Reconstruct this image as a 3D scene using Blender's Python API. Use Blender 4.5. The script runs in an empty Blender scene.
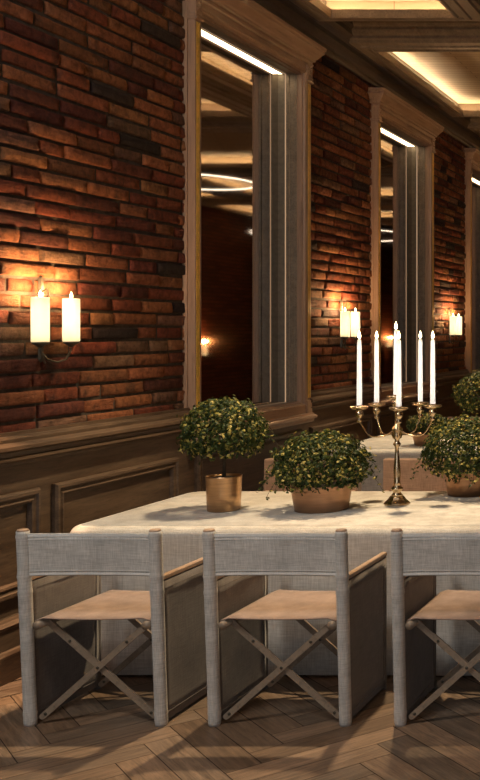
import bpy, bmesh, math, random
from mathutils import Vector, Matrix, noise
R = random.Random(7)
sc = bpy.context.scene
COL = sc.collection
PI = math.pi

# ------------------------------------------------------------------ helpers
class MB:
    def __init__(self):
        self.v = []; self.f = []; self.mi = []; self.cur = 0; self.smooth = []; self.sm = False
        self.col = []; self.c = (1, 1, 1, 1)
    def vert(self, p):
        self.v.append(tuple(p)); self.col.append(self.c); return len(self.v) - 1
    def face(self, idx):
        self.f.append(tuple(idx)); self.mi.append(self.cur); self.smooth.append(self.sm)
    def quad(self, a, b, c, d):
        i = [self.vert(p) for p in (a, b, c, d)]; self.face(i)
    def box(self, x0, y0, z0, x1, y1, z1, bev=0.0):
        if bev <= 0:
            P = [(x, y, z) for z in (z0, z1) for y in (y0, y1) for x in (x0, x1)]
            i = [self.vert(p) for p in P]
            for q in ((0, 2, 3, 1), (4, 5, 7, 6), (0, 1, 5, 4), (2, 6, 7, 3), (0, 4, 6, 2), (1, 3, 7, 5)):
                self.face([i[k] for k in q])
            return
        b = bev
        loops = []
        for z, s in ((z0, b), (z0 + b, 0), (z1 - b, 0), (z1, b)):
            xa, xb, ya, yb = x0 + s, x1 - s, y0 + s, y1 - s
            loops.append([(xa + b, ya, z), (xb - b, ya, z), (xb, ya + b, z), (xb, yb - b, z),
                          (xb - b, yb, z), (xa + b, yb, z), (xa, yb - b, z), (xa, ya + b, z)])
        self.loft(loops, caps=True)
    def loft(self, loops, caps=True, closed=True):
        ids = [[self.vert(p) for p in L] for L in loops]
        n = len(ids[0])
        for a, b in zip(ids, ids[1:]):
            for k in range(n if closed else n - 1):
                k2 = (k + 1) % n
                self.face((a[k], a[k2], b[k2], b[k]))
        if caps:
            self.face(ids[0][::-1]); self.face(ids[-1])
    def tube(self, pts, rad, n=10, caps=True, ref=Vector((0.02, 0.03, 1))):
        pts = [Vector(p) for p in pts]
        if not isinstance(rad, (list, tuple)): rad = [rad] * len(pts)
        loops = []
        for i, p in enumerate(pts):
            a = pts[max(i - 1, 0)]; b = pts[min(i + 1, len(pts) - 1)]
            t = (b - a).normalized()
            r = ref if abs(t.dot(ref.normalized())) < 0.95 else Vector((1, 0.01, 0))
            u = t.cross(r).normalized(); w = t.cross(u).normalized()
            loops.append([p + u * math.cos(2 * PI * k / n) * rad[i] + w * math.sin(2 * PI * k / n) * rad[i] for k in range(n)])
        s = self.sm; self.sm = True
        self.loft(loops, caps=caps); self.sm = s
    def lathe(self, prof, c=(0, 0, 0), n=24, caps=True):
        s = self.sm; self.sm = True
        loops = [[(c[0] + r * math.cos(2 * PI * k / n), c[1] + r * math.sin(2 * PI * k / n), c[2] + z) for k in range(n)] for r, z in prof]
        self.loft(loops, caps=caps); self.sm = s
    def bar(self, a, b, w, t, nrm=(0, 1, 0), ext=0.0):
        # flat bar from a to b, width w (in plane), thickness t along nrm, with rounded ends
        a = Vector(a); b = Vector(b); N = Vector(nrm).normalized(); d = (b - a).normalized(); s = N.cross(d).normalized()
        out = []
        for k in range(9):
            an = PI / 2 + PI * k / 8
            out.append(a + (d * math.cos(an) + s * math.sin(an)) * w / 2)
        for k in range(9):
            an = -PI / 2 + PI * k / 8
            out.append(b + (d * math.cos(an) + s * math.sin(an)) * w / 2)
        self.loft([[p - N * t / 2 for p in out], [p + N * t / 2 for p in out]])
    def sweep_rect(self, prof, y0, y1, z0, z1, f=None):
        # prof: (outward offset, x) swept around a rectangle in the Y-Z plane
        loops = [[(x, y0 - u, z0 - u), (x, y1 + u, z0 - u), (x, y1 + u, z1 + u), (x, y0 - u, z1 + u)] for u, x in prof]
        self.loft(loops, caps=False)
    def extrude_y(self, prof, y0, y1):
        # prof: (x, z) polyline, extruded along Y with end caps
        self.loft([[(x, y0, z) for x, z in prof], [(x, y1, z) for x, z in prof]], caps=True)
    def build(self, name, mats, parent=None, colattr=False, recalc=True):
        me = bpy.data.meshes.new(name)
        me.from_pydata(self.v, [], self.f)
        for m in (mats if isinstance(mats, (list, tuple)) else [mats]): me.materials.append(m)
        me.polygons.foreach_set('material_index', self.mi)
        me.polygons.foreach_set('use_smooth', self.smooth)
        if colattr:
            a = me.color_attributes.new('col', 'FLOAT_COLOR', 'POINT')
            a.data.foreach_set('color', [c for q in self.col for c in q])
        me.update()
        if recalc:
            bm = bmesh.new(); bm.from_mesh(me)
            bmesh.ops.recalc_face_normals(bm, faces=bm.faces); bm.to_mesh(me); bm.free()
        o = bpy.data.objects.new(name, me); COL.objects.link(o)
        if parent: o.parent = parent
        return o

def tag(o, label=None, cat=None, group=None, kind=None):
    if label: o['label'] = label
    if cat: o['category'] = cat
    if group: o['group'] = group
    if kind: o['kind'] = kind
    return o
def empty(name, loc, label=None, cat=None, group=None, rz=0):
    o = bpy.data.objects.new(name, None); o.empty_display_size = 0.05
    COL.objects.link(o); o.location = loc; o.rotation_euler = (0, 0, rz)
    return tag(o, label, cat, group)
def struct(o): o['kind'] = 'structure'; return o
def copy_tree(o, parent=None):
    c = o.copy(); COL.objects.link(c); c.parent = parent
    for ch in list(o.children): copy_tree(ch, c)
    return c

# ------------------------------------------------------------------ materials
def mat(name):
    m = bpy.data.materials.new(name); m.use_nodes = True
    nt = m.node_tree; b = nt.nodes['Principled BSDF']
    return m, nt, b
def N(nt, t, **kw):
    n = nt.nodes.new(t)
    for k, v in kw.items():
        if k in n.inputs.keys(): n.inputs[k].default_value = v
        else: setattr(n, k, v)
    return n
def ramp(nt, stops, fac):
    r = nt.nodes.new('ShaderNodeValToRGB')
    e = r.color_ramp.elements
    while len(e) < len(stops): e.new(0.5)
    for i, (p, c) in enumerate(stops): e[i].position = p; e[i].color = (*c, 1)
    nt.links.new(fac, r.inputs[0]); return r.outputs[0]
def coords(nt, scale=(1, 1, 1), kind='Object'):
    tc = nt.nodes.new('ShaderNodeTexCoord'); mp = nt.nodes.new('ShaderNodeMapping')
    mp.inputs['Scale'].default_value = scale
    nt.links.new(tc.outputs[kind], mp.inputs[0]); return mp.outputs[0]
def noise_tex(nt, vec, scale, detail=4, rough=0.6, dist=0.0):
    n = nt.nodes.new('ShaderNodeTexNoise')
    n.inputs['Scale'].default_value = scale; n.inputs['Detail'].default_value = detail
    n.inputs['Roughness'].default_value = rough; n.inputs['Distortion'].default_value = dist
    if vec is not None: nt.links.new(vec, n.inputs['Vector'])
    return n.outputs['Fac']
def mixc(nt, a, b, fac, mode='MIX'):
    m = nt.nodes.new('ShaderNodeMix'); m.data_type = 'RGBA'; m.blend_type = mode
    for s, val in ((m.inputs['Factor'], fac), (m.inputs[6], a), (m.inputs[7], b)):
        if hasattr(val, 'links'): nt.links.new(val, s)
        elif isinstance(val, (int, float)): s.default_value = val
        else: s.default_value = (*val, 1)
    return m.outputs[2]
def bump(nt, bsdf, h, strength=0.3, dist=0.01):
    b = nt.nodes.new('ShaderNodeBump'); b.inputs['Strength'].default_value = strength; b.inputs['Distance'].default_value = dist
    nt.links.new(h, b.inputs['Height']); nt.links.new(b.outputs[0], bsdf.inputs['Normal'])

def wood(name, dark, light, grain, rough=0.5, fine=1.0, bs=0.25, spec=0.4):
    # grain = axis scale vector: small along the grain
    m, nt, b = mat(name)
    v = coords(nt, grain)
    big = noise_tex(nt, v, 3.0 * fine, 6, 0.65, 0.6)
    fin = noise_tex(nt, v, 14.0 * fine, 5, 0.7, 0.2)
    c = ramp(nt, [(0.28, dark), (0.72, light)], big)
    c2 = mixc(nt, c, tuple(x * 0.55 for x in dark), ramp(nt, [(0.5, (0, 0, 0)), (0.75, (0.75,) * 3)], fin))
    nt.links.new(c2, b.inputs['Base Color'])
    b.inputs['Roughness'].default_value = rough; b.inputs['Specular IOR Level'].default_value = spec
    bump(nt, b, fin, bs, 0.004)
    return m
WD, WL = (0.050, 0.031, 0.020), (0.150, 0.098, 0.062)
M_wood_h = wood('oak_panelling_horizontal', WD, WL, (6, 0.6, 6), 0.42)
M_wood_v = wood('oak_panelling_vertical', WD, WL, (6, 6, 0.6), 0.42)
M_frame_v = wood('mirror_frame_wood_vertical', (0.29, 0.185, 0.125), (0.45, 0.30, 0.205), (4, 4, 0.35), 0.34, .7, .12)
M_frame_h = wood('mirror_frame_wood_horizontal', (0.29, 0.185, 0.125), (0.45, 0.30, 0.205), (4, 0.35, 4), 0.34, .7, .12)
M_ceil = wood('ceiling_wood_dark', (0.07, 0.052, 0.037), (0.14, 0.105, 0.072), (6, 0.5, 6), 0.4)
M_trimc = wood('coffer_moulding_wood', (0.19, 0.145, 0.100), (0.33, 0.255, 0.180), (5, 0.7, 5), 0.36)
M_bar = wood('chair_beech', (0.22, 0.165, 0.12), (0.36, 0.28, 0.20), (2, 2, 2), 0.45, 2.0, 0.1)
M_cap = wood('chair_orange_wood', (0.40, 0.27, 0.18), (0.52, 0.36, 0.25), (2, 2, 2), 0.4, 2.0, 0.1)

def planks_mat():
    m, nt, b = mat('recess_planks')
    v = coords(nt, (1, 1, 1))
    br = nt.nodes.new('ShaderNodeTexBrick'); nt.links.new(v, br.inputs['Vector'])
    br.inputs['Color1'].default_value = (0.42, 0.31, 0.19, 1); br.inputs['Color2'].default_value = (0.34, 0.245, 0.15, 1)
    br.inputs['Mortar'].default_value = (0.14, 0.09, 0.05, 1)
    br.inputs['Scale'].default_value = 1.0; br.inputs['Brick Width'].default_value = 1.2
    br.inputs['Row Height'].default_value = 0.10; br.inputs['Mortar Size'].default_value = 0.004
    nt.links.new(br.outputs['Color'], b.inputs['Base Color']); b.inputs['Roughness'].default_value = 0.6
    return m
M_planks = planks_mat()

def attr_node(nt, name='col'):
    a = nt.nodes.new('ShaderNodeAttribute'); a.attribute_name = name; return a
def brick_mat():
    m, nt, b = mat('rough_brick')
    a = attr_node(nt); v = coords(nt)
    n1 = noise_tex(nt, v, 22, 6, 0.7, 0.4); n2 = noise_tex(nt, v, 7, 4, 0.6)
    k = ramp(nt, [(0.3, (0.45,) * 3), (0.62, (1.25,) * 3)], n1)
    c = mixc(nt, a.outputs['Color'], k, 1.0, 'MULTIPLY')
    c = mixc(nt, c, (0.035, 0.022, 0.017), ramp(nt, [(0.58, (0, 0, 0)), (0.72, (0.7,) * 3)], n2))
    nt.links.new(c, b.inputs['Base Color']); b.inputs['Roughness'].default_value = 0.82
    b.inputs['Specular IOR Level'].default_value = 0.25
    n3 = noise_tex(nt, coords(nt, (1, .45, 1.3)), 48, 6, 0.75, 0.8)
    bump(nt, b, n3, 1.0, 0.022)
    return m
M_brick = brick_mat()
def mortar_mat():
    m, nt, b = mat('mortar')
    n = noise_tex(nt, coords(nt), 30, 5, 0.7)
    nt.links.new(ramp(nt, [(0.3, (0.035, 0.026, 0.020)), (0.7, (0.10, 0.075, 0.056))], n), b.inputs['Base Color'])
    b.inputs['Roughness'].default_value = 0.95; bump(nt, b, n, 0.6, 0.01)
    return m
M_mortar = mortar_mat()
def shader_brick(name, ax):
    m, nt, b = mat(name)
    tc = nt.nodes.new('ShaderNodeTexCoord'); sp = nt.nodes.new('ShaderNodeSeparateXYZ'); cb = nt.nodes.new('ShaderNodeCombineXYZ')
    nt.links.new(tc.outputs['Object'], sp.inputs[0])
    nt.links.new(sp.outputs[ax], cb.inputs[0]); nt.links.new(sp.outputs['Z'], cb.inputs[1])
    br = nt.nodes.new('ShaderNodeTexBrick'); nt.links.new(cb.outputs[0], br.inputs['Vector'])
    br.inputs['Color1'].default_value = (0.24, 0.075, 0.035, 1); br.inputs['Color2'].default_value = (0.12, 0.036, 0.02, 1)
    br.inputs['Mortar'].default_value = (0.03, 0.025, 0.02, 1)
    br.inputs['Scale'].default_value = 1.0; br.inputs['Brick Width'].default_value = 0.36
    br.inputs['Row Height'].default_value = 0.083; br.inputs['Mortar Size'].default_value = 0.009
    n = noise_tex(nt, cb.outputs[0], 18, 5, 0.7)
    c = mixc(nt, br.outputs['Color'], ramp(nt, [(0.3, (0.5,) * 3), (0.65, (1.2,) * 3)], n), 1.0, 'MULTIPLY')
    nt.links.new(c, b.inputs['Base Color']); b.inputs['Roughness'].default_value = 0.85
    bump(nt, b, br.outputs['Fac'], -0.8, 0.02)
    return m
M_brick_y = shader_brick('brick_side_wall', 'Y'); M_brick_x = shader_brick('brick_end_wall', 'X')

def floor_mat():
    m, nt, b = mat('oak_herringbone')
    a = attr_node(nt); uv = nt.nodes.new('ShaderNodeUVMap'); uv.uv_map = 'UVMap'
    mp = nt.nodes.new('ShaderNodeMapping'); mp.inputs['Scale'].default_value = (1.2, 16, 1); nt.links.new(uv.outputs[0], mp.inputs[0])
    n1 = noise_tex(nt, mp.outputs[0], 3, 7, 0.7, 0.7)
    n2 = noise_tex(nt, mp.outputs[0], 11, 5, 0.75, 0.2)
    c = ramp(nt, [(0.3, (0.100, 0.066, 0.043)), (0.7, (0.33, 0.225, 0.150))], n1)
    c = mixc(nt, c, (0.04, 0.024, 0.015), ramp(nt, [(0.52, (0, 0, 0)), (0.72, (0.8,) * 3)], n2))
    c = mixc(nt, c, a.outputs['Color'], 1.0, 'MULTIPLY')
    nt.links.new(c, b.inputs['Base Color'])
    b.inputs['Roughness'].default_value = 0.38; b.inputs['Specular IOR Level'].default_value = 0.45
    bump(nt, b, n2, 0.25, 0.004)
    return m
M_floor = floor_mat()
def plain(name, c, rough=0.5, metal=0.0, spec=0.5):
    m, nt, b = mat(name)
    b.inputs['Base Color'].default_value = (*c, 1); b.inputs['Roughness'].default_value = rough
    b.inputs['Metallic'].default_value = metal; b.inputs['Specular IOR Level'].default_value = spec
    n = noise_tex(nt, coords(nt), 25, 4, 0.6)
    nt.links.new(mixc(nt, c, tuple(x * 0.72 for x in c), ramp(nt, [(0.4, (0,) * 3), (0.7, (1,) * 3)], n)), b.inputs['Base Color'])
    return m
M_gap = plain('dark_gap', (0.02, 0.014, 0.01), 0.9)
M_gold = plain('gold_inlay', (0.92, 0.56, 0.09), 0.35, 0.0)
M_plaster = plain('dark_plaster', (0.05, 0.04, 0.032), 0.8)

def linen(name, ca, cb, sc_=1.0, bs=0.5, sheen=0.2):
    m, nt, b = mat(name)
    g = coords(nt, (1, 1, 1))
    vx = coords(nt, (14, 14, 260)); vy = coords(nt, (260, 260, 14))
    n1 = noise_tex(nt, vx, 1.0 * sc_, 3, 0.6); n2 = noise_tex(nt, vy, 1.0 * sc_, 3, 0.6)
    ad = nt.nodes.new('ShaderNodeMath'); ad.operation = 'ADD'; nt.links.new(n1, ad.inputs[0]); nt.links.new(n2, ad.inputs[1])
    hf = nt.nodes.new('ShaderNodeMath'); hf.operation = 'MULTIPLY'; hf.inputs[1].default_value = 0.5; nt.links.new(ad.outputs[0], hf.inputs[0])
    c = ramp(nt, [(0.36, ca), (0.64, cb)], hf.outputs[0])
    bl = noise_tex(nt, g, 9, 4, 0.6)
    c = mixc(nt, c, ramp(nt, [(0.3, (0.82,) * 3), (0.7, (1.05,) * 3)], bl), 1.0, 'MULTIPLY')
    nt.links.new(c, b.inputs['Base Color']); b.inputs['Roughness'].default_value = 0.9
    b.inputs['Specular IOR Level'].default_value = 0.15
    b.inputs['Sheen Weight'].default_value = sheen
    bump(nt, b, hf.outputs[0], bs, 0.003)
    return m
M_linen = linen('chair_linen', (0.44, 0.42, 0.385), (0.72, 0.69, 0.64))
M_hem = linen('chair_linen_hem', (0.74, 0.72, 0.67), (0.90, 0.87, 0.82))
M_linen_shaded = linen('chair_linen_shaded', (0.125, 0.106, 0.095), (0.215, 0.188, 0.168))  # chair linen darkened to paint in the shade on the side panels
M_seat = linen('chair_seat_canvas', (0.28, 0.195, 0.15), (0.42, 0.30, 0.235))
M_cloth = linen('tablecloth_linen', (0.52, 0.48, 0.42), (0.80, 0.76, 0.69), 0.8, 0.4)
M_chair_far = linen('far_chair_canvas', (0.20, 0.125, 0.085), (0.34, 0.22, 0.155))

def copper(name, c, rough):
    m, nt, b = mat(name)
    n = noise_tex(nt, coords(nt, (1, 1, 14)), 6, 5, 0.65)
    nt.links.new(ramp(nt, [(0.3, tuple(x * 0.7 for x in c)), (0.7, c)], n), b.inputs['Base Color'])
    b.inputs['Metallic'].default_value = 1.0
    r = nt.nodes.new('ShaderNodeMapRange'); r.inputs['To Min'].default_value = rough - 0.08; r.inputs['To Max'].default_value = rough + 0.14
    nt.links.new(n, r.inputs['Value']); nt.links.new(r.outputs[0], b.inputs['Roughness'])
    return m
M_copper = copper('brushed_copper', (0.70, 0.44, 0.24), 0.30)
M_copper2 = copper('matt_copper', (0.52, 0.31, 0.19), 0.42)
M_brass = copper('antique_brass', (0.78, 0.60, 0.38), 0.2)
M_soil = plain('soil', (0.03, 0.022, 0.015), 0.95)
M_bark = plain('bark', (0.07, 0.05, 0.03), 0.85)
M_iron = plain('dark_bracket', (0.10, 0.085, 0.06), 0.45, 0.6)

def leaf_mat():
    m, nt, b = mat('small_leaves')
    g = nt.nodes.new('ShaderNodeNewGeometry')
    c = ramp(nt, [(0.0, (0.012, 0.028, 0.007)), (0.5, (0.034, 0.058, 0.012)), (0.80, (0.08, 0.095, 0.018)), (0.9, (0.36, 0.31, 0.07)), (1.0, (0.60, 0.50, 0.17))], g.outputs['Random Per Island'])  # bright yellow end paints lit highlights onto random leaves
    nt.links.new(c, b.inputs['Base Color']); b.inputs['Roughness'].default_value = 0.5
    b.inputs['Specular IOR Level'].default_value = 0.25
    tr = nt.nodes.new('ShaderNodeBsdfTranslucent'); nt.links.new(c, tr.inputs[0])
    mx = nt.nodes.new('ShaderNodeMixShader'); mx.inputs[0].default_value = 0.22
    nt.links.new(b.outputs[0], mx.inputs[1]); nt.links.new(tr.outputs[0], mx.inputs[2])
    nt.links.new(mx.outputs[0], nt.nodes['Material Output'].inputs[0])
    return m
M_leaf = leaf_mat()
def wax_mat(name, c, tr_w):
    m, nt, b = mat(name)
    b.inputs['Base Color'].default_value = (*c, 1); b.inputs['Roughness'].default_value = 0.45
    tr = nt.nodes.new('ShaderNodeBsdfTranslucent'); tr.inputs[0].default_value = (*c, 1)
    mx = nt.nodes.new('ShaderNodeMixShader'); mx.inputs[0].default_value = tr_w
    nt.links.new(b.outputs[0], mx.inputs[1]); nt.links.new(tr.outputs[0], mx.inputs[2])
    nt.links.new(mx.outputs[0], nt.nodes['Material Output'].inputs[0])
    return m
M_wax = wax_mat('pillar_wax', (0.93, 0.88, 0.74), 0.5)
M_taper = wax_mat('taper_wax', (0.93, 0.93, 0.92), 0.5)
def emis(name, c, s):
    m = bpy.data.materials.new(name); m.use_nodes = True; nt = m.node_tree
    nt.nodes.remove(nt.nodes['Principled BSDF'])
    e = nt.nodes.new('ShaderNodeEmission'); e.inputs[0].default_value = (*c, 1); e.inputs[1].default_value = s
    nt.links.new(e.outputs[0], nt.nodes['Material Output'].inputs[0]); return m
M_flame = emis('candle_flame', (1.0, 0.78, 0.42), 16)
M_led = emis('cove_led', (1.0, 0.77, 0.48), 60)
M_led2 = emis('mirror_led', (1.0, 0.74, 0.44), 8)
M_led3 = emis('mirror_edge_led', (1.0, 0.62, 0.36), 0.45)
M_frost = plain('frosted_acrylic', (0.26, 0.22, 0.17), 0.7)
M_ring = emis('ring_lamp_tube', (1.0, 0.80, 0.60), 3.5)
M_core = emis('added_glow_core', (1.0, 0.80, 0.50), 24)  # emitters added inside the candles, standing in for light scattered by the wax
M_core2 = emis('added_taper_glow', (1.0, 0.88, 0.76), 11)
def mirror_mat():
    m, nt, b = mat('mirror_glass')
    b.inputs['Base Color'].default_value = (0.62, 0.58, 0.54, 1); b.inputs['Metallic'].default_value = 1
    b.inputs['Roughness'].default_value = 0.035
    return m
M_mirror = mirror_mat()

# ------------------------------------------------------------------ setting
XW = -3.76; H = 1.757; YE = 37.0; YB = -3.2; ZC = 4.54
MIR = [6.97, 10.40, 13.83]; MW = 1.84           # outer starts and width of the mirrors
# left wall: mortar bed and hand-laid rough bricks
w = MB(); w.cur = 1
def wall_quad(y0, y1, z0, z1, x=-3.779):
    w.quad((x, y0, z0), (x, y1, z0), (x, y1, z1), (x, y0, z1))
wall_quad(YB, YE, 0, 1.0)
wall_quad(YB, MIR[0] + .05, 1.0, 4.6)
for i, y in enumerate(MIR):
    e = MIR[i + 1] + .05 if i < 2 else YE
    wall_quad(y + MW - .05, e, 1.0, 4.6)
    wall_quad(y + .05, y + MW - .05, 4.0, 4.6)
w.cur = 0
pal = [((0.36, 0.130, 0.055), 5), ((0.27, 0.075, 0.036), 5), ((0.40, 0.165, 0.072), 4), ((0.17, 0.048, 0.030), 3), ((0.055, 0.034, 0.030), 1.0), ((0.27, 0.14, 0.085), 2)]
def brick(y0, y1, z0, z1):
    c = R.choices([p[0] for p in pal], [p[1] for p in pal])[0]
    j = R.uniform(0.5, 0.86); w.c = (c[0] * j, c[1] * j * R.uniform(.9, 1.1), c[2] * j, 1)
    Lb = y1 - y0; nn_ = max(2, int(Lb / 0.05))
    us = [0, .0045 / Lb] + [(i + (R.uniform(-.2, .2) if 0 < i < nn_ else 0)) / nn_ * (1 - .018 / Lb) + .009 / Lb for i in range(nn_ + 1)] + [1 - .0045 / Lb, 1]
    vs_ = [0, .06, .16, .5, .84, .94, 1]; ny = len(us) - 1; nz = len(vs_) - 1
    x0 = XW - 0.004 + R.uniform(-0.007, 0.007); tilt = R.uniform(-.006, .006)
    sd = R.uniform(0, 100); g = []
    for a in range(ny + 1):
        row = []
        for b in range(nz + 1):
            u = us[a]; v = vs_[b]
            y = y0 + (y1 - y0) * u; z = z0 + (z1 - z0) * v
            eu = min(u, 1 - u) * (y1 - y0); ev = min(v, 1 - v) * (z1 - z0)
            e = min(eu, ev)
            d = 0.0 if e > 0.0075 else (-0.005 if e > 0 else -0.034)
            if e <= 0.0:
                jj = 0.004
                if a in (0, ny): y += jj * noise.noise((sd, z * 30, 1))
                if b in (0, nz): z += jj * noise.noise((y * 14, sd, 2))
            nn = noise.noise((y * 14, z * 26, sd)) * 0.008 + noise.noise((y * 40, z * 60, sd)) * 0.005
            row.append(w.vert((x0 + d + nn + tilt * (u - .5), y, z)))
        g.append(row)
    w.sm = True
    for a in range(ny):
        for b in range(nz):
            w.face((g[a][b], g[a + 1][b], g[a + 1][b + 1], g[a][b + 1]))
    w.sm = False
PZ = 0.083; zz = 1.20; k = 0
while zz < 4.30:
    y = 2.6 + R.uniform(0, .3)
    while y < 17.2:
        L = R.choice([0.21, 0.29, 0.35, 0.39, 0.42, 0.45])
        segs = [(y, y + L)]
        if zz < 4.14:
            for m0 in MIR:
                a0, a1 = m0 + .05, m0 + MW - .05
                ns = []
                for s0, s1 in segs:
                    if s1 <= a0 or s0 >= a1: ns.append((s0, s1))
                    else:
                        if s0 < a0: ns.append((s0, a0))
                        if s1 > a1: ns.append((a1, s1))
                segs = ns
        dz = R.uniform(-.003, .003)
        for s0, s1 in segs:
            if s1 - s0 > 0.04: brick(s0 + .007, s1 - .007, zz + .005 + dz, zz + PZ - .006 + dz)
        y += L
    zz += PZ; k += 1
w.c = (1, 1, 1, 1)
struct(w.build('wall_left', [M_brick, M_mortar], colattr=True, recalc=False))

o = MB(); o.quad((3.76, YB, 0), (3.76, YE, 0), (3.76, YE, 4.6), (3.76, YB, 4.6)); struct(o.build('wall_right', M_brick_y))
o = MB(); o.quad((-3.9, YE, 0), (3.9, YE, 0), (3.9, YE, 4.6), (-3.9, YE, 4.6)); struct(o.build('wall_back', M_brick_x))
# unseen wall behind the camera, with a window added to carry a cool fill light
o = MB()
for a in ((-3.9, 0, -2.9, 4.6), (2.9, 0, 3.9, 4.6), (-2.9, 0, 2.9, 0.7), (-2.9, 3.7, 2.9, 4.6)):
    o.box(a[0], YB - .15, a[1], a[2], YB, a[3])
struct(o.build('wall_front', M_plaster))
o = MB()
for k in range(7):
    x = -2.9 + k * 5.8 / 6; o.box(x - .03, YB - .1, .7, x + .03, YB - .04, 3.7)
for z in (.7, 1.7, 2.7, 3.7): o.box(-2.9, YB - .1, z - .03, 2.9, YB - .04, z + .03)
struct(o.build('added_window_1', M_plaster))  # mullions of the added window, out of view

# floor: herringbone planks
f = MB(); f.quad((-3.9, YB, -.006), (3.9, YB, -.006), (3.9, YE, -.006), (-3.9, YE, -.006))
base = f.build('floor', M_gap, recalc=False); struct(base)
def herringbone():
    W, Ln = 0.14, 0.70
    vs, fs, uv, cols = [], [], [], []
    c45 = math.sqrt(.5)
    def rect(u0, v0, u1, v1, horiz):
        g = 0.0018
        P = [(u0 + g, v0 + g), (u1 - g, v0 + g), (u1 - g, v1 - g), (u0 + g, v1 - g)]
        Wp = [((u - v) * c45, (u + v) * c45 + 8) for u, v in P]
        cx = sum(p[0] for p in Wp) / 4; cy = sum(p[1] for p in Wp) / 4
        if not (-4.4 < cx < 4.2 and YB < cy < 37): return
        if cy > 22 and False: return
        i = len(vs)
        vs.extend([(max(-3.85, min(3.85, x)), y, 0) for x, y in Wp]); fs.append((i, i + 1, i + 2, i + 3))
        ou, ov = R.uniform(0, 50), R.uniform(0, 50)
        for u, v in P: uv.append(((u - u0 if horiz else v - v0) + ou, (v - v0 if horiz else u - u0) + ov))
        s = R.uniform(.62, 1.22); t = R.uniform(-.05, .05)
        cols.extend([(s + t, s, s - t, 1)] * 4)
    n = 5
    # classic herringbone lattice: each step moves one plank width diagonally
    for i in range(-170, 171):
        for j in range(-40, 41):
            u = i * W + j * n * W; v = i * W - j * n * W
            # lattice vectors (W, W) and (nW, -nW)
            X = (u - v) * c45; Y = (u + v) * c45 + 8
            if not (-6 < X < 6 and YB - 2 < Y < 38): continue
            rect(u, v, u + Ln, v + W, True)
            rect(u, v + W, u + W, v + W + Ln, False)
    me = bpy.data.meshes.new('floor'); me.from_pydata(vs, [], fs); me.materials.append(M_floor)
    l = me.uv_layers.new(name='UVMap'); l.data.foreach_set('uv', [c for q in uv for c in q])
    a = me.color_attributes.new('col', 'FLOAT_COLOR', 'POINT'); a.data.foreach_set('color', [c for q in cols for c in q])
    o = bpy.data.objects.new('floor_planks', me); COL.objects.link(o); o.parent = base; return o
herringbone()

# wainscot on the left wall
t = MB(); t.quad((-3.75, YB, 0), (-3.75, YE, 0), (-3.75, YE, 1.08), (-3.75, YB, 1.08))
pan = [(-1.0, 1.2), (1.35, 2.75), (2.9, 4.05), (4.12, 5.49), (5.61, 6.82), (7.05, 8.72), (8.88, 10.31), (10.48, 12.15), (12.3, 13.74), (13.91, 15.58), (15.75, 17.2)]
pp = [(0, -3.75), (0, -3.730), (-.010, -3.718), (-.026, -3.718), (-.032, -3.728), (-.045, -3.732), (-.055, -3.722), (-.066, -3.726), (-.072, -3.7495)]
for a, b in pan: t.sweep_rect(pp, a, b, 0.40, 0.93)
struct(t.build('trim_1', M_wood_h, recalc=False))
t = MB()
cap = [(-3.752, 1.24), (-3.737, 1.24), (-3.735, 1.222), (-3.724, 1.218), (-3.717, 1.205), (-3.717, 1.188), (-3.694, 1.182), (-3.678, 1.172), (-3.675, 1.155), (-3.687, 1.148), (-3.702, 1.14), (-3.705, 1.118), (-3.692, 1.112), (-3.690, 1.10), (-3.705, 1.093), (-3.722, 1.085), (-3.73, 1.07), (-3.752, 1.068)]
edges = [YB] + [e for m0 in MIR for e in (m0 + .02, m0 + MW - .02)] + [YE]
for a, b in zip(edges[::2], edges[1::2]): t.extrude_y(cap, a, b)
for a, b in zip(edges[1::2], edges[2::2]): t.box(-3.755, a - .04, 1.0, -3.735, b + .04, 1.09)
struct(t.build('trim_2', M_wood_h))
t = MB()
bb = [(-3.76, 0), (-3.69, 0), (-3.69, .135), (-3.70, .15), (-3.715, .155), (-3.715, .255), (-3.705, .262), (-3.70, .275), (-3.712, .288), (-3.72, .292), (-3.73, .31), (-3.76, .31)]
t.extrude_y(bb, YB, YE); struct(t.build('baseboard_left', M_wood_h))
# crown at the top of the brick
t = MB()
cr = [(-3.80, 4.20), (-3.745, 4.20), (-3.74, 4.22), (-3.72, 4.23), (-3.72, 4.26), (-3.70, 4.29), (-3.67, 4.32), (-3.665, 4.36), (-3.64, 4.40), (-3.60, 4.43), (-3.595, 4.47), (-3.57, 4.50), (-3.57, ZC), (-3.80, ZC)]
t.extrude_y(cr, YB, YE); struct(t.build('trim_3', M_ceil))

# ceiling: soffit with coffers
COLX = [(-3.47, -2.45), (-1.75, 1.75), (2.45, 3.47)]
COFY = [(5.74 + 3.99 * k, 8.66 + 3.99 * k) for k in range(-2, 7)]
ce = MB(); led = MB()
G = 0.15
xs = [-3.9]; ys = [YB]
for a, b in COLX: xs += [a - G, b + G]
for a, b in COFY: ys += [a - G, b + G]
xs.append(3.9); ys.append(YE)
for i in range(len(xs) - 1):
    for j in range(len(ys) - 1):
        if i % 2 == 1 and j % 2 == 1: continue
        ce.quad((xs[i], ys[j], ZC), (xs[i + 1], ys[j], ZC), (xs[i + 1], ys[j + 1], ZC), (xs[i], ys[j + 1], ZC))
prof = [(.34, 4.541), (.34, 4.52), (.325, 4.50), (.305, 4.495), (.30, 4.47), (.275, 4.44), (.245, 4.43), (.24, 4.405), (.215, 4.395), (.205, 4.375), (.12, 4.37), (.11, 4.355), (.07, 4.35), (.06, 4.365), (.03, 4.362), (.02, 4.345), (0, 4.345), (0, 4.415), (.012, 4.415), (.012, 4.39), (.15, 4.39), (.15, 4.53)]
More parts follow.
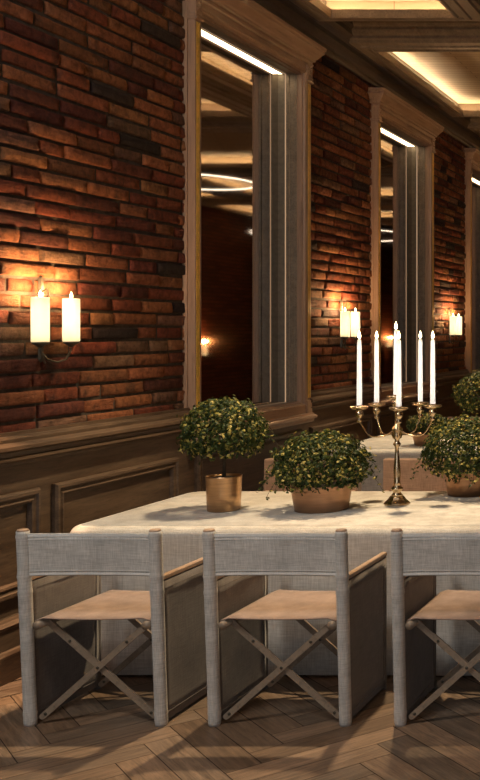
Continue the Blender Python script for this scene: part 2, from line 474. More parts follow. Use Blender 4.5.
for a0, a1 in COLX:
    for b0, b1 in COFY:
        ce.cur = 1
        L = [[(a0 - u, b0 - u, z), (a1 + u, b0 - u, z), (a1 + u, b1 + u, z), (a0 - u, b1 + u, z)] for u, z in prof]
        ce.loft(L[:21], caps=False)
        ce.cur = 2
        ce.loft(L[20:], caps=False)
        ce.quad((a0 - G, b0 - G, 4.53), (a1 + G, b0 - G, 4.53), (a1 + G, b1 + G, 4.53), (a0 - G, b1 + G, 4.53))
        if b1 < 27:
            for q in ((a0 - .09, b0 - .09, a1 + .09, b0 - .065), (a0 - .09, b1 + .065, a1 + .09, b1 + .09), (a0 - .09, b0 - .09, a0 - .065, b1 + .09), (a1 + .065, b0 - .09, a1 + .09, b1 + .09)):
                led.quad((q[0], q[1], 4.397), (q[2], q[1], 4.397), (q[2], q[3], 4.397), (q[0], q[3], 4.397))
ceo = struct(ce.build('ceiling', [M_ceil, M_trimc, M_planks], recalc=False))
led.build('light_strip', M_led, ceo, recalc=False)

# ------------------------------------------------------------------ wall mirrors
def make_mirror():
    # local: origin at outer lower near corner on floor line, y along wall
    r = empty('wall_mirror', (0, 0, 0))
    y0, y1, z0, z1 = .10, MW - .12, 1.157, 3.885
    g = MB(); g.quad((-3.925, y0 - .01, z0 - .01), (-3.925, y1 + .01, z0 - .01), (-3.925, y1 + .01, z1 + .01), (-3.925, y0 - .01, z1 + .01))
    g.build('mirror_glass', M_mirror, r, recalc=False)
    rev = [(.0, -3.86), (0, -3.835), (.004, -3.828), (.004, -3.79), (-.004, -3.785), (-.004, -3.765), (.002, -3.757), (.002, -3.728), (.012, -3.722), (.014, -3.708), (.024, -3.700), (.034, -3.700), (.036, -3.706)]
    m = MB(); m.cur = 1; m.sweep_rect(rev[:6], y0, y1, z0, z1); m.cur = 0; m.sweep_rect(rev[5:], y0, y1, z0, z1); m.build('frame_moulding', [M_frame_v, M_trimc], r, recalc=False)
    # jambs with flutes
    for ya, yb in ((0.0, y0 - .034), (y1 + .034, MW)):
        m = MB()
        W = yb - ya
        pr = [(-3.80, ya), (-3.704, ya), (-3.70, ya + .004)]
        inl = []
        for c in (.38, .72):
            yc = ya + W * c
            pr += [(-3.70, yc - .012), (-3.704, yc - .009), (-3.704, yc + .009), (-3.70, yc + .012)]
            inl.append(yc)
        pr += [(-3.70, yb - .002), (-3.704, yb), (-3.80, yb)]
        m.loft([[(x, y, 1.16) for x, y in pr], [(x, y, 3.835) for x, y in pr]])
        m.box(-3.80, ya - .008, 1.02, -3.692, yb + .006, 1.17, .004)
        if ya == 0.0: m.box(-3.80, -.014, 1.02, -3.748, .002, 4.0, .002)
        else: m.box(-3.80, MW - .002, 1.02, -3.748, MW + .014, 4.0, .002)
        pj = m.build('pilaster', M_frame_v, r)
        m = MB()
        for yc in inl: m.box(-3.706, yc - .006, 1.19, -3.698, yc + .006, 3.82)
        m.build('gold_inlay', M_gold, pj)['label'] = 'thin gold inlay strips'
        m = MB()
        yy0, yy1 = ya - .008, yb + .008
        m.box(-3.80, yy0, 3.83, -3.690, yy1, 3.99, .004)
        m.box(-3.80, yy0 - .006, 3.83, -3.682, yy1 + .006, 3.848, .003)
        m.box(-3.80, yy0 - .004, 3.86, -3.685, yy1 + .004, 3.872, .003)
        for dy, dz in ((-.02, -.028), (.02, -.028), (0, 0), (-.02, .028), (.02, .028)):
            c = ((yy0 + yy1) / 2 + dy, 3.93 + dz)
            m.lathe([(.0, 0)], n=6) if False else None
            L = []
            for q in range(4):
                an = q * PI / 8
                L.append([(-3.69 + .010 * math.sin(an), c[0] + .010 * math.cos(an) * math.cos(2 * PI * k / 8), c[1] + .010 * math.cos(an) * math.sin(2 * PI * k / 8)) for k in range(8)])
            m.loft(L, caps=True)
        m.build('capital', M_frame_v, r)
    # frieze and cornice
    m = MB()
    m.box(-3.80, 0.0, z1 + .034, -3.704, MW, 4.0)
    m.box(-3.80, y0 - .03, z1 + .034, -3.696, y1 + .03, z1 + .05, .004)
    m.build('frieze', M_frame_h, r)
    m = MB()
    cp = [(.000, 3.975), (.010, 3.98), (.012, 3.993), (.004, 3.998), (.006, 4.012), (.022, 4.018), (.024, 4.034), (.036, 4.044), (.050, 4.066), (.068, 4.088), (.078, 4.096), (.080, 4.118), (.088, 4.124), (.09, 4.148), (.085, 4.152)]
    m.loft([[(-3.80, -p, z), (-3.80, MW + p, z), (-3.695 + p, MW + p, z), (-3.695 + p, -p, z)] for p, z in cp])
    m.build('cornice', M_frame_h, r)
    # sill
    m = MB()
    sp = [(.000, .985), (.008, .99), (.012, 1.0), (.012, 1.012), (.03, 1.02), (.032, 1.034), (.022, 1.044), (.012, 1.05), (.010, 1.06), (-.012, 1.064)]
    m.loft([[(-3.80, -p, z), (-3.80, MW + p, z), (-3.69 + p, MW + p, z), (-3.69 + p, -p, z)] for p, z in sp])
    m.box(-3.80, .06, 1.05, -3.704, MW - .08, z0 - .034)
    m.build('sill', M_frame_h, r)
    m = MB(); m.sweep_rect([(0, -3.926), (0, -3.86)], y0, y1, z0, z1); m.build('frosted_reveal', M_frost, r, recalc=False)['label'] = 'pale frosted light-diffusing reveal'
    m = MB(); m.sweep_rect([(-.001, -3.868), (-.001, -3.858)], y0, y1, z0, z1); m.build('light_strip', M_led3, r, recalc=False)
    m = MB(); m.quad((-3.922, y0 + .01, z1 - .002), (-3.885, y0 + .01, z1 - .002), (-3.885, y1 - .01, z1 - .002), (-3.922, y1 - .01, z1 - .002)); m.build('light_strip', M_led2, r, recalc=False)
    return r
LM = ['tall wood-framed mirror on the brick wall nearest the camera, behind the small round tree',
      'tall wood-framed mirror in the middle of the brick wall, behind the candelabra',
      'farthest wood-framed mirror, cut off by the edge of the picture']
m0 = make_mirror()
for i, y in enumerate(MIR):
    r = m0 if i == 0 else copy_tree(m0)
    r.location = (0, y, 0); tag(r, LM[i], 'mirror', 'tall framed mirrors on the brick wall')

# ------------------------------------------------------------------ candles
def flame_mb(h, r):
    m = MB()
    m.lathe([(r * .25, 0), (r * .8, h * .14), (r, h * .3), (r * .85, h * .5), (r * .45, h * .75), (r * .08, h)], n=10)
    return m
def point(name, loc, e, col, rad, parent=None):
    l = bpy.data.lights.new(name, 'POINT'); l.energy = e; l.color = col; l.shadow_soft_size = rad
    o = bpy.data.objects.new(name, l); COL.objects.link(o); o.location = loc
    if parent: o.parent = parent
    return o
def hollow(m, r0, r1, z1, wall, n=20, tp=0):
    m.lathe([(r0 * .96, 0), (r0, .003), (r1, z1 - .004), (r1 * .96, z1 - .001), (r1 * .9, z1), (r1 * .3, z1 - .003)], n=n, caps=True)
WARM = (1.0, 0.55, 0.24)
def make_pillar():
    r = empty('pillar_candle', (0, 0, 0))
    m = MB(); hollow(m, .041, .041, .232, .004); m.build('wax_body', M_wax, r)
    m = MB(); m.tube([(0, 0, .222), (0.001, 0, .24)], .0018, 6); wk = m.build('wick', M_gap, r)
    m = MB(); m.tube([(0, 0, .012), (0, 0, .215)], .006, 8); m.build('added_glow_core', M_core, wk)  # hidden emitter added so the pillar wax glows
    fl = flame_mb(.036, .008).build('flame', M_flame, r); fl.location = (0, 0, .233)
    return r
def make_sconce():
    # bracket fixed to the left wall; origin on the wall plane, +x into the room
    r = empty('wall_sconce', (0, 0, 0))
    m = MB()
    # back plate: narrow lozenge strip
    out = [(-.014, 1.80), (-.016, 2.01), (-.010, 2.035), (0, 2.045), (.010, 2.035), (.016, 2.01), (.014, 1.80), (.014, 1.60), (0, 1.585), (-.014, 1.60)]
    m.loft([[(0.0, y, z) for y, z in out], [(.012, y * .8, 1.8 + (z - 1.8) * .985) for y, z in out]])
    m.tube([(.012, 0, 1.96), (.035, 0, 1.975), (.045, 0, 1.95), (.03, 0, 1.91), (.012, 0, 1.89)], .006, 8)
    m.build('back_plate', M_iron, r)
    for s in (-1, 1):
        m = MB()
        pts = [(.008, 0, 1.64), (.03, s * .015, 1.60), (.06, s * .05, 1.585), (.08, s * .09, 1.60), (.085, s * .118, 1.64), (.085, s * .123, 1.686)]
        m.tube(pts, .005, 8)
        m.lathe([(.008, 1.665), (.022, 1.678), (.038, 1.686), (.040, 1.694), (.036, 1.695)], (.085, s * .123, 0), 20)
        m.build('arm', M_iron, r)
    return r
S0 = make_sconce(); P0 = make_pillar()
SY = [5.53, 9.6, 13.05]
sn = ['beside the nearest mirror', 'between the first and second mirrors', 'between the second and third mirrors']
used = [0]
def put_candle(x, y, z, label, group, e=1.0, lit=True):
    c = P0 if used[0] == 0 else copy_tree(P0); used[0] += 1
    c.location = (x, y, z); tag(c, label, 'candle', group)
    return c
def lights_for(x, y, z, e):
    point('flame_light', (x, y, z + .262), 17 * e, WARM, .012)
for i, y in enumerate(SY):
    r = S0 if i == 0 else copy_tree(S0); r.location = (-3.757, y, 0)
    tag(r, 'dark metal two-arm candle sconce on the brick wall, ' + sn[i], 'sconce', 'candle sconces along the brick wall')
    for s in (-1, 1):
        put_candle(-3.672, y + s * .123, 1.695, 'thick cream pillar candle, the %s one on the sconce %s' % ('left' if s < 0 else 'right', sn[i]), 'pillar candles on the wall sconces')
        lights_for(-3.672, y + s * .123, 1.695, 1.0 if s < 0 else .7)
# the sconces of the opposite wall, seen as glows in the mirrors
for i, (y, lb) in enumerate(((21.95, 'nearest mirror'), (33.4, 'middle mirror'))):
    r = copy_tree(S0); r.location = (3.757, y, -.48); r.rotation_euler = (0, 0, PI)
    tag(r, 'candle sconce on the opposite wall, a small orange glow in the ' + lb, 'sconce', 'sconces on the opposite wall')
    for s in (-1, 1):
        put_candle(3.672, y + s * .123, 1.215, 'pillar candle on the opposite wall, reflected in the %s, %s' % (lb, 'nearer one' if s < 0 else 'farther one'), 'pillar candles on the opposite wall')
    point('flame_light', (3.62, y, 1.52), 16 if i == 0 else 24, (1.0, .34, .09), .03)

# ------------------------------------------------------------------ tables and cloths
TZ = H - 1.0
def rr_loop(x0, x1, y0, y1, r, z, off=0, wave=0, n=5, step=.06):
    x0 -= off; x1 += off; y0 -= off; y1 += off
    pts = []
    def line(a, b):
        L = math.dist(a, b); k = NS[len(segc) % 4]; segc.append(1)
        for i in range(k): pts.append((a[0] + (b[0] - a[0]) * i / k, a[1] + (b[1] - a[1]) * i / k))
    segc = []
    NS = (70, 26, 70, 26)
    cs = [((x1 - r, y0 + r), -PI / 2), ((x1 - r, y1 - r), 0), ((x0 + r, y1 - r), PI / 2), ((x0 + r, y0 + r), PI)]
    start = (x0 + r, y0)
    ends = [(x0 + r, y0), (x1 - r, y0), (x1, y0 + r), (x1, y1 - r), (x1 - r, y1), (x0 + r, y1), (x0, y1 - r), (x0, y0 + r)]
    for q in range(4):
        line(ends[2 * q], ends[2 * q + 1])
        c, a0 = cs[q]
        for i in range(n): 
            a = a0 + PI / 2 * i / n; pts.append((c[0] + r * math.cos(a), c[1] + r * math.sin(a)))
    cx, cy = (x0 + x1) / 2, (y0 + y1) / 2
    out = []
    for i, (x, y) in enumerate(pts):
        if wave:
            k = wave * (noise.noise((x * 2.2, y * 2.2, 3)) + .5 * noise.noise((x * 6, y * 6, 8)))
            d = Vector((x - cx, (y - cy) * 3, 0)); d = Vector((0, -1, 0)) if y < y0 + .01 else (Vector((0, 1, 0)) if y > y1 - .01 else Vector((1 if x > cx else -1, 0, 0)))
            x += d.x * k; y += d.y * k
        out.append((x, y, z))
    return out
def cloth(x0, x1, y0, y1):
    m = MB(); m.sm = True
    b = .05
    loops = [rr_loop(x0, x1, y0, y1, .11, .012, .0, .016), rr_loop(x0, x1, y0, y1, .11, .22, .0, .012), rr_loop(x0, x1, y0, y1, .11, .5, 0, .006), rr_loop(x0, x1, y0, y1, .11, TZ - .10, 0, .002), rr_loop(x0, x1, y0, y1, .11, TZ - b, 0)]
    for k in range(1, 6):
        a = PI / 2 * k / 5
        loops.append(rr_loop(x0, x1, y0, y1, max(.11 - b * (1 - math.cos(a)), .02), TZ - b + b * math.sin(a), -b * (1 - math.cos(a))))
    m.loft(loops, caps=False)
    n0 = len(m.v)
    # top: grid strip fan
    top = [m.vert(p) for p in loops[-1]]
    m.face(top)
    o = m.build('tablecloth', M_cloth)
    s = o.modifiers.new('thick', 'SOLIDIFY'); s.thickness = .004; s.offset = -1
    return o
def table(x0, x1, y0, y1, label):
    r = empty('dining_table', ((x0 + x1) / 2, (y0 + y1) / 2, 0), label, 'table')
    hx, hy = (x1 - x0) / 2 - .07, (y1 - y0) / 2 - .07
    m = MB(); m.box(-hx, -hy, TZ - .05, hx, hy, TZ - .008, .008); m.build('tabletop', M_wood_h, r)
    for sx in (-1, 1):
        for sy in (-1, 1):
            m = MB(); m.box(sx * (hx - .1) - .035, sy * (hy - .1) - .035, 0, sx * (hx - .1) + .035, sy * (hy - .1) + .035, TZ - .05, .005)
            m.build('leg', M_wood_v, r)
table(-3.47, .1, 5.28, 6.53, 'long dining table hidden under the nearest pale linen cloth')
tag(cloth(-3.49, .1, 5.28, 6.53), 'pale linen cloth on the front table, hanging to the floor behind the chairs', 'tablecloth', 'linen tablecloths')
table(-3.55, .1, 8.72, 9.95, 'dining table hidden under the farther linen cloth')
tag(cloth(-3.55, .1, 8.72, 9.95), 'pale linen cloth on the farther table, seen behind the candelabra', 'tablecloth', 'linen tablecloths')

# ------------------------------------------------------------------ director chairs
def make_chair(lin, hem, side, seatm, covered=False):
    # origin between the rear poles' feet... local y=0 rear plane, +y towards the table
    r = empty('director_chair', (0, 0, 0))
    PX = .291; D = .50
    def lean(z): return -.05 * (z / .87) + .025
    for s in (-1, 1):
        m = MB(); m.sm = True
        L = []; hs = [0, .012, .03, .045, .055, .07, .16, .28, .4, .5, .585, .60, .615, .64, .66, .672, .684, .70, .78, .835, .85, .86, .872]
        rr = [.024, .026, .0275, .0265, .028, .0265, .026, .0262, .0268, .0268, .0272, .0292, .0272, .0268, .0272, .0300, .0272, .0265, .0262, .0262, .0285, .0262, .0258]
        for z, q in zip(hs, rr):
            L.append([(s * PX + q * (1 + .03 * noise.noise((z * 9, k, s))) * math.cos(2 * PI * k / 16), lean(z) + q * math.sin(2 * PI * k / 16), z) for k in range(16)])
        m.loft(L); po = m.build('rear_post', lin, r)
        if not covered: m = MB(); m.lathe([(.0235, 0), (.0235, .006), (.020, .010)], (s * PX, lean(.872), .871), 16); (m.build('post_cap', M_cap, po) if not covered else po)['label'] = 'orange-brown wooden post end'
        m = MB(); m.sm = True
        L = []
        for z in (0, .01, .05, .35, .62, .645):
            L.append([(s * PX + .016 * math.cos(2 * PI * k / 12), D + .018 * math.sin(2 * PI * k / 12), z) for k in range(12)])
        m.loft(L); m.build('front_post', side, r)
        # side panel: stretched fabric slab with hems
        m = MB(); m.sm = True
        ny, nz = 10, 10; g = {}
        for sd in (-1, 1):
            for i in range(ny + 1):
                for j in range(nz + 1):
                    z = .018 + (.640 - .018) * j / nz
                    ya = lean(z) + .01; y = ya + (D - ya) * i / ny
                    edge = min(i, ny - i, j, nz - j)
                    th = .011 + (.004 if edge == 0 else 0) - .003 * math.sin(PI * i / ny) * math.sin(PI * j / nz)
                    g[sd, i, j] = m.vert((s * PX + sd * th + .004 * noise.noise((y * 5, z * 5, s)), y, z))
            for i in range(ny):
                for j in range(nz):
                    m.face((g[sd, i, j], g[sd, i + 1, j], g[sd, i + 1, j + 1], g[sd, i, j + 1]))
        for i in range(ny):
            for j in (0, nz): m.face((g[-1, i, j], g[-1, i + 1, j], g[1, i + 1, j], g[1, i, j]))
        for j in range(nz):
            for i in (0, ny): m.face((g[-1, i, j], g[-1, i, j + 1], g[1, i, j + 1], g[1, i, j]))
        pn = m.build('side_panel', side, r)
        m = MB()
        for sd in (-1, 1):
            m.box(s * PX + sd * .0135 - .0015, .03, .606, s * PX + sd * .0135 + .0015, D, .609); m.box(s * PX + sd * .0135 - .0015, .04, .048, s * PX + sd * .0135 + .0015, D, .051)
            m.box(s * PX + sd * .0135 - .0015, D - .03, .03, s * PX + sd * .0135 + .0015, D - .027, .63)
        m.build('hem', side, pn)
        m = MB(); m.box(s * PX - .013, .012, .645, s * PX + .013, D + .02, .667, .004); m.build('armrest', M_cap, r)['label'] = 'orange-brown wooden arm strip'
        # seat rail
        m = MB(); m.tube([(s * .240, -.012, .452), (s * .240, D + .01, .452)], .019, 14); m.build('seat_rail', M_bar, r)
    # crossed bars, rear pair and front pair
    for y, dy in ((.047, .012), (D - .03, .012)):
        for s in (-1, 1):
            m = MB(); m.bar((-s * .226, y + dy * s * .55, .450), (s * .246, y + dy * s * .55, .034), .027, .011)
            b = m.build('cross_bar', M_bar, r)
            for q in (.20, .97) + ((.479,) if s < 0 else ()):
                c = Vector((-s * .226 + s * .472 * q, y + dy * s * .55 - .0055, .450 - .416 * q)); m = MB()
                m.loft([[(c.x + rr * math.cos(2 * PI * k / 10), c.y - h, c.z + rr * math.sin(2 * PI * k / 10)) for k in range(10)] for rr, h in ((.0068, 0), (.0062, .003), (.003, .0042))])
                m.build('bolt', M_iron, b)['label'] = 'dark metal bolt head'
    # seat sling
    m = MB(); m.sm = True; g = {}; nx, ny = 14, 8
    for l in (0, 1):
        for i in range(nx + 1):
            for j in range(ny + 1):
                u = i / nx * 2 - 1; x = u * .256
                z = .486 - .008 * (1 - u * u) + (-.014 * max(0, abs(u) - .92) / .08) - l * .005
                g[l, i, j] = m.vert((x, .002 + (D - .0) * j / ny, z))
        for i in range(nx):
            for j in range(ny):
                q = (g[l, i, j], g[l, i + 1, j], g[l, i + 1, j + 1], g[l, i, j + 1]); m.face(q)
    for i in range(nx):
        for j in (0, ny): m.face((g[0, i, j], g[0, i + 1, j], g[1, i + 1, j], g[1, i, j]))
    for j in range(ny):
        for i in (0, nx): m.face((g[0, i, j], g[0, i, j + 1], g[1, i, j + 1], g[1, i, j]))
    m.build('seat', seatm, r)
    # backrest band
    m = MB(); m.sm = True; g = {}; nx, nz = 24, 6
    for l in (0, 1):
        for i in range(nx + 1):
            for j in range(nz + 1):
                u = i / nx * 2 - 1; x = u * (PX - .008); z = .672 + .190 * j / nz
                y = lean(z) - .006 + .013 * (1 - u * u) + l * .007 + .003 * noise.noise((x * 8, z * 10, 4))
                if j in (0, nz): z += .001 * (1 - u * u) * (1 if j == 0 else -1)
                g[l, i, j] = m.vert((x, y, z))
        for i in range(nx):
            for j in range(nz): m.face((g[l, i, j], g[l, i + 1, j], g[l, i + 1, j + 1], g[l, i, j + 1]))
    for i in range(nx):
        for j in (0, nz): m.face((g[0, i, j], g[0, i + 1, j], g[1, i + 1, j], g[1, i, j]))
    for j in range(nz):
        for i in (0, nx): m.face((g[0, i, j], g[0, i, j + 1], g[1, i, j + 1], g[1, i, j]))
    if covered:
        m = MB(); m.sm = False
        m.loft([[(-PX - .03, lean(z) - .032 + q, z), (PX + .03, lean(z) - .032 + q, z), (PX + .03, lean(z) + .032 - q, z), (-PX - .03, lean(z) + .032 - q, z)] for z, q in ((.60, .002), (.605, 0), (.87, 0), (.877, .006))])
    bk = m.build('backrest', lin, r)
    if covered: return r
    m = MB()
    for z0, hh in ((.676, .010), (.694, .003), (.835, .003), (.848, .010)):
        for sgn in (0, 1):
            L = []
            for i in range(25):
                u = i / 24 * 2 - 1; x = u * (PX - .02)
                y = lean(z0) - .0068 + .013 * (1 - u * u) + sgn * .0086 + .003 * noise.noise((x * 8, z0 * 10, 4))
                zc = z0 + (.001 * (1 - u * u) if z0 < .7 else -.001 * (1 - u * u))
                L.append([(x, y - .0007, zc), (x, y + .0007, zc), (x, y + .0007, zc + hh), (x, y - .0007, zc + hh)])
            m.loft(L)
    m.build('hem', hem, bk)['label'] = 'lighter stitched hem'
    return r
C0 = make_chair(M_linen, M_hem, M_linen_shaded, M_seat)
CX = [-2.908, -2.089, -1.263]
CL = ['linen director chair nearest the panelled wall, back to the camera', 'middle linen director chair of the front row, in front of the two copper pots', 'linen director chair cut off by the picture edge, in front of the candelabra']
for i, x in enumerate(CX):
    c = C0 if i == 0 else copy_tree(C0)
    c.location = (x, 4.622, 0); tag(c, CL[i], 'chair', 'director chairs along the front of the table')
F0 = make_chair(M_chair_far, M_chair_far, M_chair_far, M_seat, True)
for i, (x, y, lb) in enumerate(((-2.985, 7.12, 'brown canvas chair across the table, its back seen behind the bushy pot plant'), (-2.175, 7.12, 'brown canvas chair across the table, its back seen behind the candelabra stem'), (-2.74, 10.55, 'brown canvas chair at the far side of the farther table, one post top showing'))):
    c = F0 if i == 0 else copy_tree(F0)
    c.location = (x, y, 0); c.rotation_euler = (0, 0, PI); tag(c, lb, 'chair', 'brown chairs facing the camera')

# ------------------------------------------------------------------ plants
def leaf(m, p, n, s, rr):
    n = n.normalized(); t = n.cross(Vector((rr.uniform(-1, 1), rr.uniform(-1, 1), rr.uniform(-1, 1)))).normalized(); b = n.cross(t)
    w_ = s * .36
    a = m.vert(p); c = m.vert(p + t * s * .45 + b * w_ - n * s * .10); d = m.vert(p + t * s * 1.0 - n * s * .15); e = m.vert(p + t * s * .45 - b * w_ - n * s * .10); k = m.vert(p + t * s * .5 + n * s * .05)
    m.face((a, c, k)); m.face((c, d, k)); m.face((d, e, k)); m.face((e, a, k))
def foliage(center, rx, rz, flat, n, seed, sprigs=14, droop=.06, size=(.016, .028)):
    rr = random.Random(seed); m = MB(); tw = m
    c = Vector(center)
    for i in range(n):
        while True:
            d = Vector((rr.gauss(0, 1), rr.gauss(0, 1), rr.gauss(0, 1))).normalized()
            if d.z > flat - .25 * rr.random(): break
        lump = 1 + .16 * noise.noise((d.x * 3.2 + seed, d.y * 3.2, d.z * 3.2)) + .07 * noise.noise((d.x * 9, d.y * 9 + seed, d.z * 9))
        k = lump * (1 - abs(rr.gauss(0, .13)))
        if rr.random() < .05: k *= rr.uniform(1.02, 1.12)
        p = c + Vector((d.x * rx * k, d.y * rx * k, d.z * rz * k))
        nn = d + Vector((rr.gauss(0, .55), rr.gauss(0, .55), rr.gauss(.25, .5)))
        leaf(m, p, nn, rr.uniform(*size), rr)
    for i in range(sprigs):
        a = rr.uniform(0, 2 * PI); el = rr.uniform(-.35, .35)
        d = Vector((math.cos(a), math.sin(a), el)).normalized()
        p0 = c + Vector((d.x * rx * .8, d.y * rx * .8, d.z * rz * .8)); L = rr.uniform(.5, 1.3) * droop * 1.6
        pts = []
        for q in range(7):
            f_ = q / 6; pts.append(p0 + Vector((d.x, d.y, 0)) * L * f_ * 1.3 + Vector((0, 0, L * (.35 * f_ - 1.4 * f_ * f_))))
        tw.cur = 1; tw.tube(pts, .0012, 5); tw.cur = 0
        for q in pts[1:]:
            for z in range(3): leaf(m, q + Vector((rr.gauss(0, .004),) * 3), Vector((rr.gauss(0, 1), rr.gauss(0, 1), 1)), rr.uniform(*size) * .8, rr)
    return m, tw
def plant(loc, label, kind, seed, potm, pr_top, pr_bot, ph, cz, rx, rz, n, flat=-.6, sprigs=14, leafsz=(.018, .031)):
    r = empty('potted_plant', loc, label, 'plant', 'green plants in copper pots')
    m = MB(); t = .004
    pf = [(pr_bot * .92, 0), (pr_bot, .004), (pr_bot + (pr_top - pr_bot) * .5, ph * .5), (pr_top, ph - .006), (pr_top + .002, ph), (pr_top - t, ph), (pr_top - t - .002, ph - .02), (pr_bot - t, ph - .03)]
    m.lathe(pf, n=40); m.build('pot', potm, r)
    m = MB(); m.lathe([(pr_top * .6, ph - .028), (pr_top - .006, ph - .024), (pr_top - .008, ph - .012), (pr_top * .3, ph - .006)], n=24); m.build('soil', M_soil, r)
    fm, tw = foliage((0, 0, cz), rx, rz, flat, n, seed, sprigs, size=leafsz)
    fm.build('foliage', [M_leaf, M_bark], r, recalc=False)
    m = MB()
    if kind == 'tree':
        m.tube([(0, 0, ph - .02), (.003, .002, ph + .06), (-.002, 0, cz - rz * .3), (0, 0, cz)], [.010, .009, .008, .006], 8)
        for k in range(7):
            a = k * 2.4; m.tube([(0, 0, cz - rz * .45), (math.cos(a) * rx * .4, math.sin(a) * rx * .4, cz - rz * .1), (math.cos(a) * rx * .75, math.sin(a) * rx * .75, cz + rz * .25)], [.005, .004, .002], 6)
    else:
        for k in range(9):
            a = k * 2.4; m.tube([(math.cos(a) * .03, math.sin(a) * .03, ph - .02), (math.cos(a) * rx * .35, math.sin(a) * rx * .35, cz - rz * .1), (math.cos(a) * rx * .8, math.sin(a) * rx * .8, cz + rz * .3)], [.005, .004, .002], 6)
    m.build('stem', M_bark, r)
    return r
plant((-2.920, 5.80, TZ), 'small round tree on a bare stem in a shiny tall copper pot', 'tree', 3, M_copper, .092, .084, .192, .435, .222, .190, 3000, -.55, 4)
plant((-2.385, 5.82, TZ), 'bushy trailing plant in a low wide copper pot, left of the candelabra', 'bush', 5, M_copper2, .162, .140, .145, .255, .255, .180, 3600, -.62, 26)
plant((-1.705, 6.36, TZ), 'bushy plant in a matt copper pot, right of the candelabra', 'bush', 8, M_copper2, .150, .130, .15, .27, .280, .205, 3900, -.65, 24)
plant((-2.38, 9.35, TZ + .004), 'rounded plant on the farther table, showing above the nearer bushy plant', 'tree', 12, M_copper2, .10, .09, .20, .43, .27, .20, 2000, -.7, 0, (.018, .03))
plant((-2.80, 9.05, TZ + .004), 'low dark plant on the farther table, just behind the candelabra arms', 'bush', 15, M_copper2, .12, .10, .10, .18, .17, .10, 1100, -.4, 0, (.018, .03))

# ------------------------------------------------------------------ candelabra
CY = 6.0; CXX = (397 - 750) / 1045 * CY
cb = empty('candelabra', (CXX, CY, TZ), 'tall brass candelabra holding six lit taper candles on the front table', 'candelabra')
m = MB()
m.loft([[(q * math.cos(2 * PI * k / 10 + .2), q * math.sin(2 * PI * k / 10 + .2), z) for k in range(10)] for q, z in ((.072, 0), (.074, .006), (.070, .012), (.050, .030), (.040, .045), (.030, .052))])
m.build('base', M_brass, cb)
m = MB()
m.lathe([(q * 1.28, z) for q, z in [(.028, .05), (.020, .060), (.016, .070), (.026, .085), (.027, .094), (.015, .106), (.019, .113), (.013, .13), (.016, .17), (.014, .22), (.009, .29), (.008, .325), (.012, .335), (.018, .345), (.012, .356), (.009, .37), (.020, .382), (.024, .40), (.018, .415), (.024, .425), (.022, .44), (.012, .455), (.010, .48), (.008, .56), (.012, .575), (.016, .585), (.010, .595), (.012, .612)]], n=20)
m.build('stem', M_brass, cb)
RC = .208; cups = [(-.006, 0, .617)]
for k in range(5):
    th = math.radians(-93 + 18.6 + 72 * k); cups.append((RC * math.cos(th) + (.022 if k == 0 else 0), RC * math.sin(th), .564))
for k, (x, y, z) in enumerate(cups):
    if k:
        m = MB(); pts = []
        d = Vector((x, y, 0)).normalized()
        for f_, zz_ in ((.0, .44), (.25, .405), (.5, .392), (.75, .405), (.93, .46), (1.0, z - .070)):
            pts.append(d * RC * f_ + Vector((0, 0, zz_)))
        # smooth
        P = []
        for i in range(len(pts) - 1):
            for q in range(4):
                t_ = q / 4; p0 = pts[max(i - 1, 0)]; p1 = pts[i]; p2 = pts[i + 1]; p3 = pts[min(i + 2, len(pts) - 1)]
                P.append(.5 * ((2 * p1) + (p2 - p0) * t_ + (2 * p0 - 5 * p1 + 4 * p2 - p3) * t_ ** 2 + (3 * p1 - p0 - 3 * p2 + p3) * t_ ** 3))
        P.append(pts[-1]); m.tube(P, .004, 8); m.build('arm', M_brass, cb)
    m = MB()
    m.lathe([(.006, -.085), (.013, -.080), (.016, -.070), (.008, -.062), (.014, -.054), (.024, -.040), (.022, -.026), (.014, -.017), (.022, -.012), (.038, -.010), (.048, -.003), (.051, .005), (.047, .006), (.024, -.002), (.017, .004), (.017, .012), (.0145, .012), (.0145, -.004)], (x, y, z), 24)
    m.build('candle_cup', M_brass, cb)
def make_taper():
    r = empty('taper_candle', (0, 0, 0))
    m = MB(); m.lathe([(.0135, 0), (.0138, .01), (.0125, .2), (.0108, .37), (.009, .384), (.004, .388)], n=14); m.build('wax_body', M_taper, r)
    m = MB(); m.tube([(0, 0, .385), (.001, 0, .397)], .0012, 6); wk = m.build('wick', M_gap, r)
    m = MB(); m.tube([(0, 0, .012), (0, 0, .37)], .0018, 6); m.build('added_glow_core', M_core2, wk)  # hidden emitter added so the taper wax glows
    f_ = flame_mb(.044, .0085).build('flame', M_flame, r); f_.location = (0, 0, .391)
    return r
T0 = make_taper()
TL = ['tall white taper candle on the raised centre cup of the candelabra', 'white taper candle on the front cup of the candelabra, nearest the camera', 'white taper candle on the rightmost cup of the candelabra', 'white taper candle on the rear right cup, second from the right', 'white taper candle on the rear left cup, second from the left', 'white taper candle on the leftmost cup of the candelabra']
for k, (x, y, z) in enumerate(cups):
    c = T0 if k == 0 else copy_tree(T0)
    c.location = (CXX + x, CY + y, TZ + z - .004); tag(c, TL[k], 'candle', 'taper candles on the candelabra')
    if k == 0: c.scale = (1.05, 1.05, 1.0)
    point('flame_light', (CXX + x, CY + y, TZ + z + .408), 2.0, (1.0, .62, .30), .01)
    for hz in (): point('candle_glow', (CXX + x, CY + y, TZ + z + hz), .05, (1.0, .9, .8), .006)

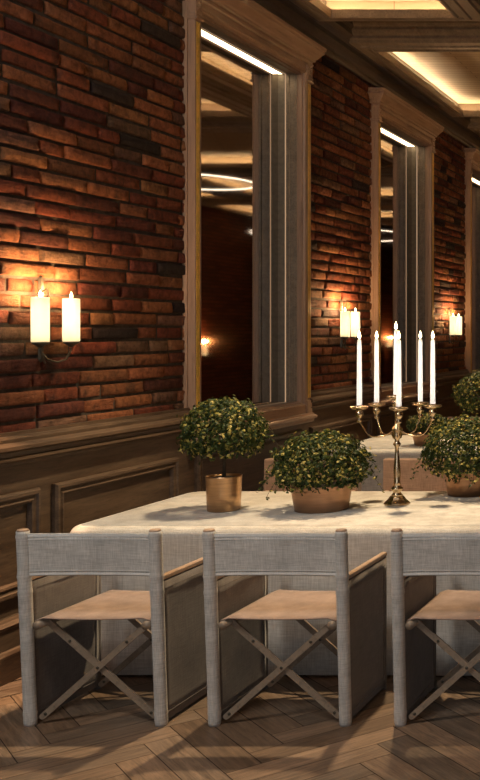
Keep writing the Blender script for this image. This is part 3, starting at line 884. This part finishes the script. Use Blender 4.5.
# ------------------------------------------------------------------ ring pendants
def ring(x, y, z, r_, label, e=None):
    r = empty('ring_pendant', (x, y, z), label, 'lamp', 'glowing ring pendant lamps')
    m = MB(); m.sm = True; n = 64
    L = [[((r_ + .007 * math.cos(b * PI / 4)) * math.cos(2 * PI * k / n), (r_ + .007 * math.cos(b * PI / 4)) * math.sin(2 * PI * k / n), .009 * math.sin(b * PI / 4)) for b in range(8)] for k in range(n + 1)]
    m.loft(L, caps=False); m.build('light_ring', M_ring, r)
    m = MB()
    for k in range(3):
        a = k * 2 * PI / 3; m.tube([(r_ * math.cos(a), r_ * math.sin(a), .01), (0, 0, ZC - z - .03)], .0015, 5)
    m.lathe([(.05, ZC - z - .03), (.05, ZC - z)], n=20)
    m.build('suspension', M_iron, r)
ring(-1.42, 12.0, 3.46, .69, 'glowing ring pendant whose arc shows in the nearest mirror')
ring(-1.0, 16.1, 3.46, .7, 'second glowing ring pendant, a small arc at the edge of the nearest mirror')
ring(.48, 21.0, 3.67, 1.55, 'large glowing ring pendant whose arc shows in the middle mirror')

# ------------------------------------------------------------------ lights
def area(name, loc, rot, sx, sy, e, col, shape='RECTANGLE', spread=PI):
    l = bpy.data.lights.new(name, 'AREA'); l.shape = shape; l.size = sx; l.size_y = sy; l.energy = e; l.color = col; l.spread = spread
    o = bpy.data.objects.new(name, l); COL.objects.link(o); o.location = loc; o.rotation_euler = rot; return o
def spot(name, loc, target, e, col, ang, blend=.6, rad=.08):
    l = bpy.data.lights.new(name, 'SPOT'); l.energy = e; l.color = col; l.spot_size = math.radians(ang); l.spot_blend = blend; l.shadow_soft_size = rad
    o = bpy.data.objects.new(name, l); COL.objects.link(o); o.location = loc
    o.rotation_euler = (Vector(target) - Vector(loc)).to_track_quat('-Z', 'Y').to_euler(); return o
area('added_window_fill', (0, YB - .2, 2.2), (PI / 2, 0, 0), 5.6, 2.8, 80, (0.88, 0.94, 1.0))  # cool fill added outside the made-up window behind the camera
k_ = area('added_overhead_fill', (-3.0, 2.1, 4.28), (0, 0, 0), 1.0, 1.0, 72, (1.0, .97, .92))  # unseen area fill added to brighten the chair backs, no fixture modelled
k_.rotation_euler = (Vector((-2.6, 4.6, .5)) - k_.location).to_track_quat('-Z', 'Y').to_euler()
spot('overhead_spot', (-2.15, 6.35, 4.3), (-2.5, 5.95, .76), 760, (1.0, .76, .47), 56, .6, .08)
spot('overhead_spot', (-2.3, 9.9, 4.3), (-2.6, 9.35, .76), 800, (1.0, .76, .47), 46, .7, .09)
spot('overhead_spot', (-3.28, 4.9, 4.3), (-3.64, 5.14, 0.1), 1000, (1.0, .60, .32), 11, .7, .04)  # unseen narrow spot added to warm the lower left panelling and baseboard
spot('overhead_spot', (-1.0, 3.0, 4.3), (-2.0, 4.0, 0.0), 60, (1.0, .66, .40), 50, .9, .10)

wd = bpy.data.worlds.new('dusk'); sc.world = wd; wd.use_nodes = True
wd.node_tree.nodes['Background'].inputs[0].default_value = (0.5, 0.6, 0.8, 1); wd.node_tree.nodes['Background'].inputs[1].default_value = 0.15

# ------------------------------------------------------------------ camera
cam = bpy.data.cameras.new('camera'); co = bpy.data.objects.new('camera', cam); COL.objects.link(co); sc.camera = co
co.location = (0, 0, H); co.rotation_euler = (PI / 2, 0, 0)
cam.sensor_fit = 'AUTO'; cam.sensor_width = 36; cam.lens = 36 * 1045 / 780
cam.shift_x = (240 - 750) / 780; cam.shift_y = (330 - 390) / 780; cam.clip_start = .05
sc.view_settings.view_transform = 'Standard'; sc.view_settings.look = 'None'; sc.view_settings.gamma = 1; sc.view_settings.exposure = 0
sc.cycles.use_denoising = True
sc.cycles.max_bounces = 8; sc.cycles.diffuse_bounces = 4; sc.cycles.caustics_reflective = False; sc.cycles.caustics_refractive = False
sc.cycles.sample_clamp_indirect = 4
